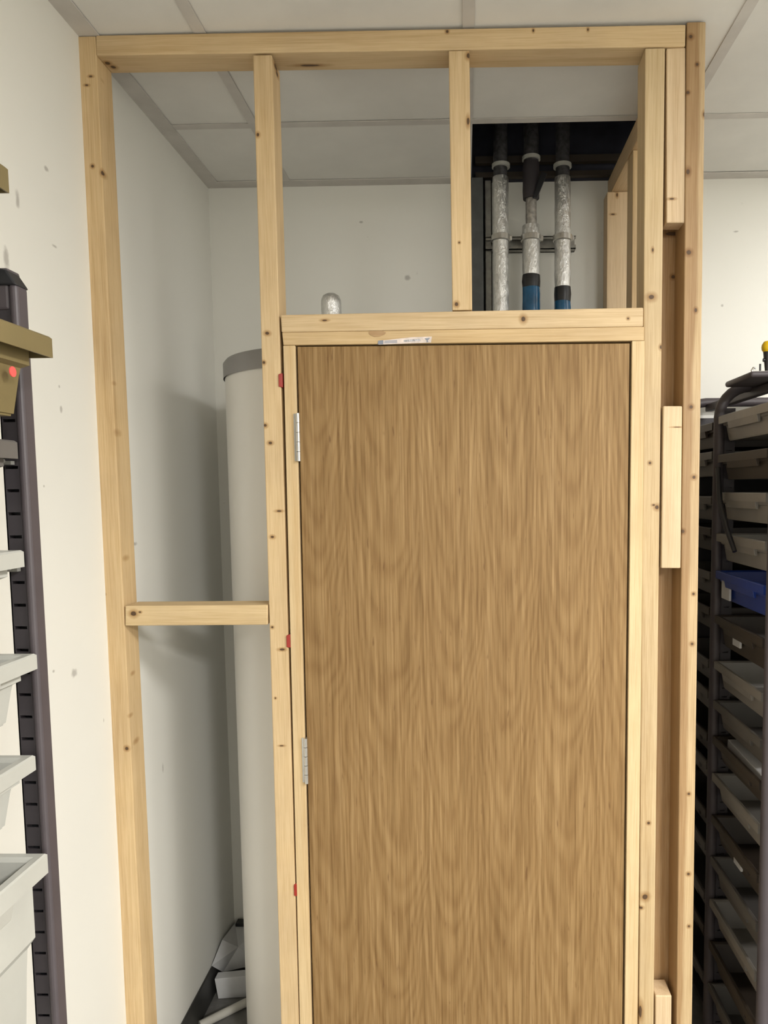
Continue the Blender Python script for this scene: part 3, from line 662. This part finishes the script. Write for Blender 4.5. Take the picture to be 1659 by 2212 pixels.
# black strap hanging in front of the near column
pa, pb_ = at(1558, 1010, .30), at(1615, 1190, .22)
b = NB(); tube(b, [Vector((XR + .002, .34, pa.z)), Vector((XR - .006, .30, (pa.z * .6 + pb_.z * .4))), Vector((XR - .008, .235, pb_.z * .75 + pa.z * .25)), Vector((XR + .0, .20, pb_.z))], [.007, .0075, .0075, .006], 12)
tag(obj('black_strap', b, M['blackp'], None, (XR, .34, pa.z), True), 'black strap hanging slantwise from the right rack tube', 'strap')
b = NB(); box(b, (XR + DR - .026, YF[0] + .02, .07), (XR + DR - .022, YF[2] - .02, ZR - .05)); obj('added_dark_back', b, M['lilacd'], rackR, (XR + DR, YF[0], 0))  # added dark sheet so the gaps between trays go black
b = NB(); box(b, (XR + .03, YF[2] + .010, .07), (XR + DR - .03, YF[2] + .013, ZR - .05)); obj('added_dark_end', b, M['lilacd'], rackR, (XR, YF[2], 0))  # added dark sheet hiding the bright wall past the far frame
# things on top of the right rack
zt = ZR - .0055
b = NB(); q = at(1592, 840, .26); 
box(b, (q.x, .17, zt), (XR + DR - .02, .352, zt + .016), .007, 4); tag(obj('folded_cushion', b, M['lilac'], None, (q.x, .17, zt), True), 'rounded grey pad lying on top of the right rack', 'pad')
q = at(1617, 822, .28); zs = zt + .0165
clampo = thing('steel_clamp', 'steel clamp with a yellow knob on top of the right rack', 'clamp', (q.x + .06, .28, zs))
b = NB(); box(b, (q.x, .265, zs), (q.x + .22, .295, zs + .006), .002); box(b, (q.x + .01, .262, zs + .006), (q.x + .20, .268, zs + .014), .001); obj('bar', b, M['steel'], clampo, (q.x, .28, zs))
b = NB(); tube(b, [(q.x + .012, .28, zs + .005), (q.x + .008, .28, zs + .018), (q.x + .012, .28, zs + .025), (q.x + .018, .28, zs + .024)], .003, 10); obj('hook', b, M['steel'], clampo, (q.x, .28, zs), True)
b = NB(); tube(b, [(q.x + .030, .28, zs + .005), (q.x + .030, .28, zs + .035)], .0025, 10); obj('pin', b, M['blackp'], clampo, (q.x + .03, .28, zs), True)
kx = at(1659, 750, .28); b = NB(); tube(b, [(kx.x, .28, zs + .005), (kx.x, .28, zs + .02), (kx.x, .28, kx.z - .012)], [.007, .007, .012], 14); tube(b, [(kx.x - .012, .28, zs + .045), (kx.x + .012, .28, zs + .045)], .005, 10); obj('screw', b, M['blackp'], clampo, (kx.x, .28, zs), True)
b = NB(); zc = kx.z; lathe(b, (kx.x, .28), [(0, zc - .017), (.010, zc - .015), (.0155, zc - .007), (.0165, zc), (.0155, zc + .007), (.010, zc + .015), (0, zc + .017)], 24); obj('knob', b, M['yellow'], clampo, (kx.x, .28, zc), True)
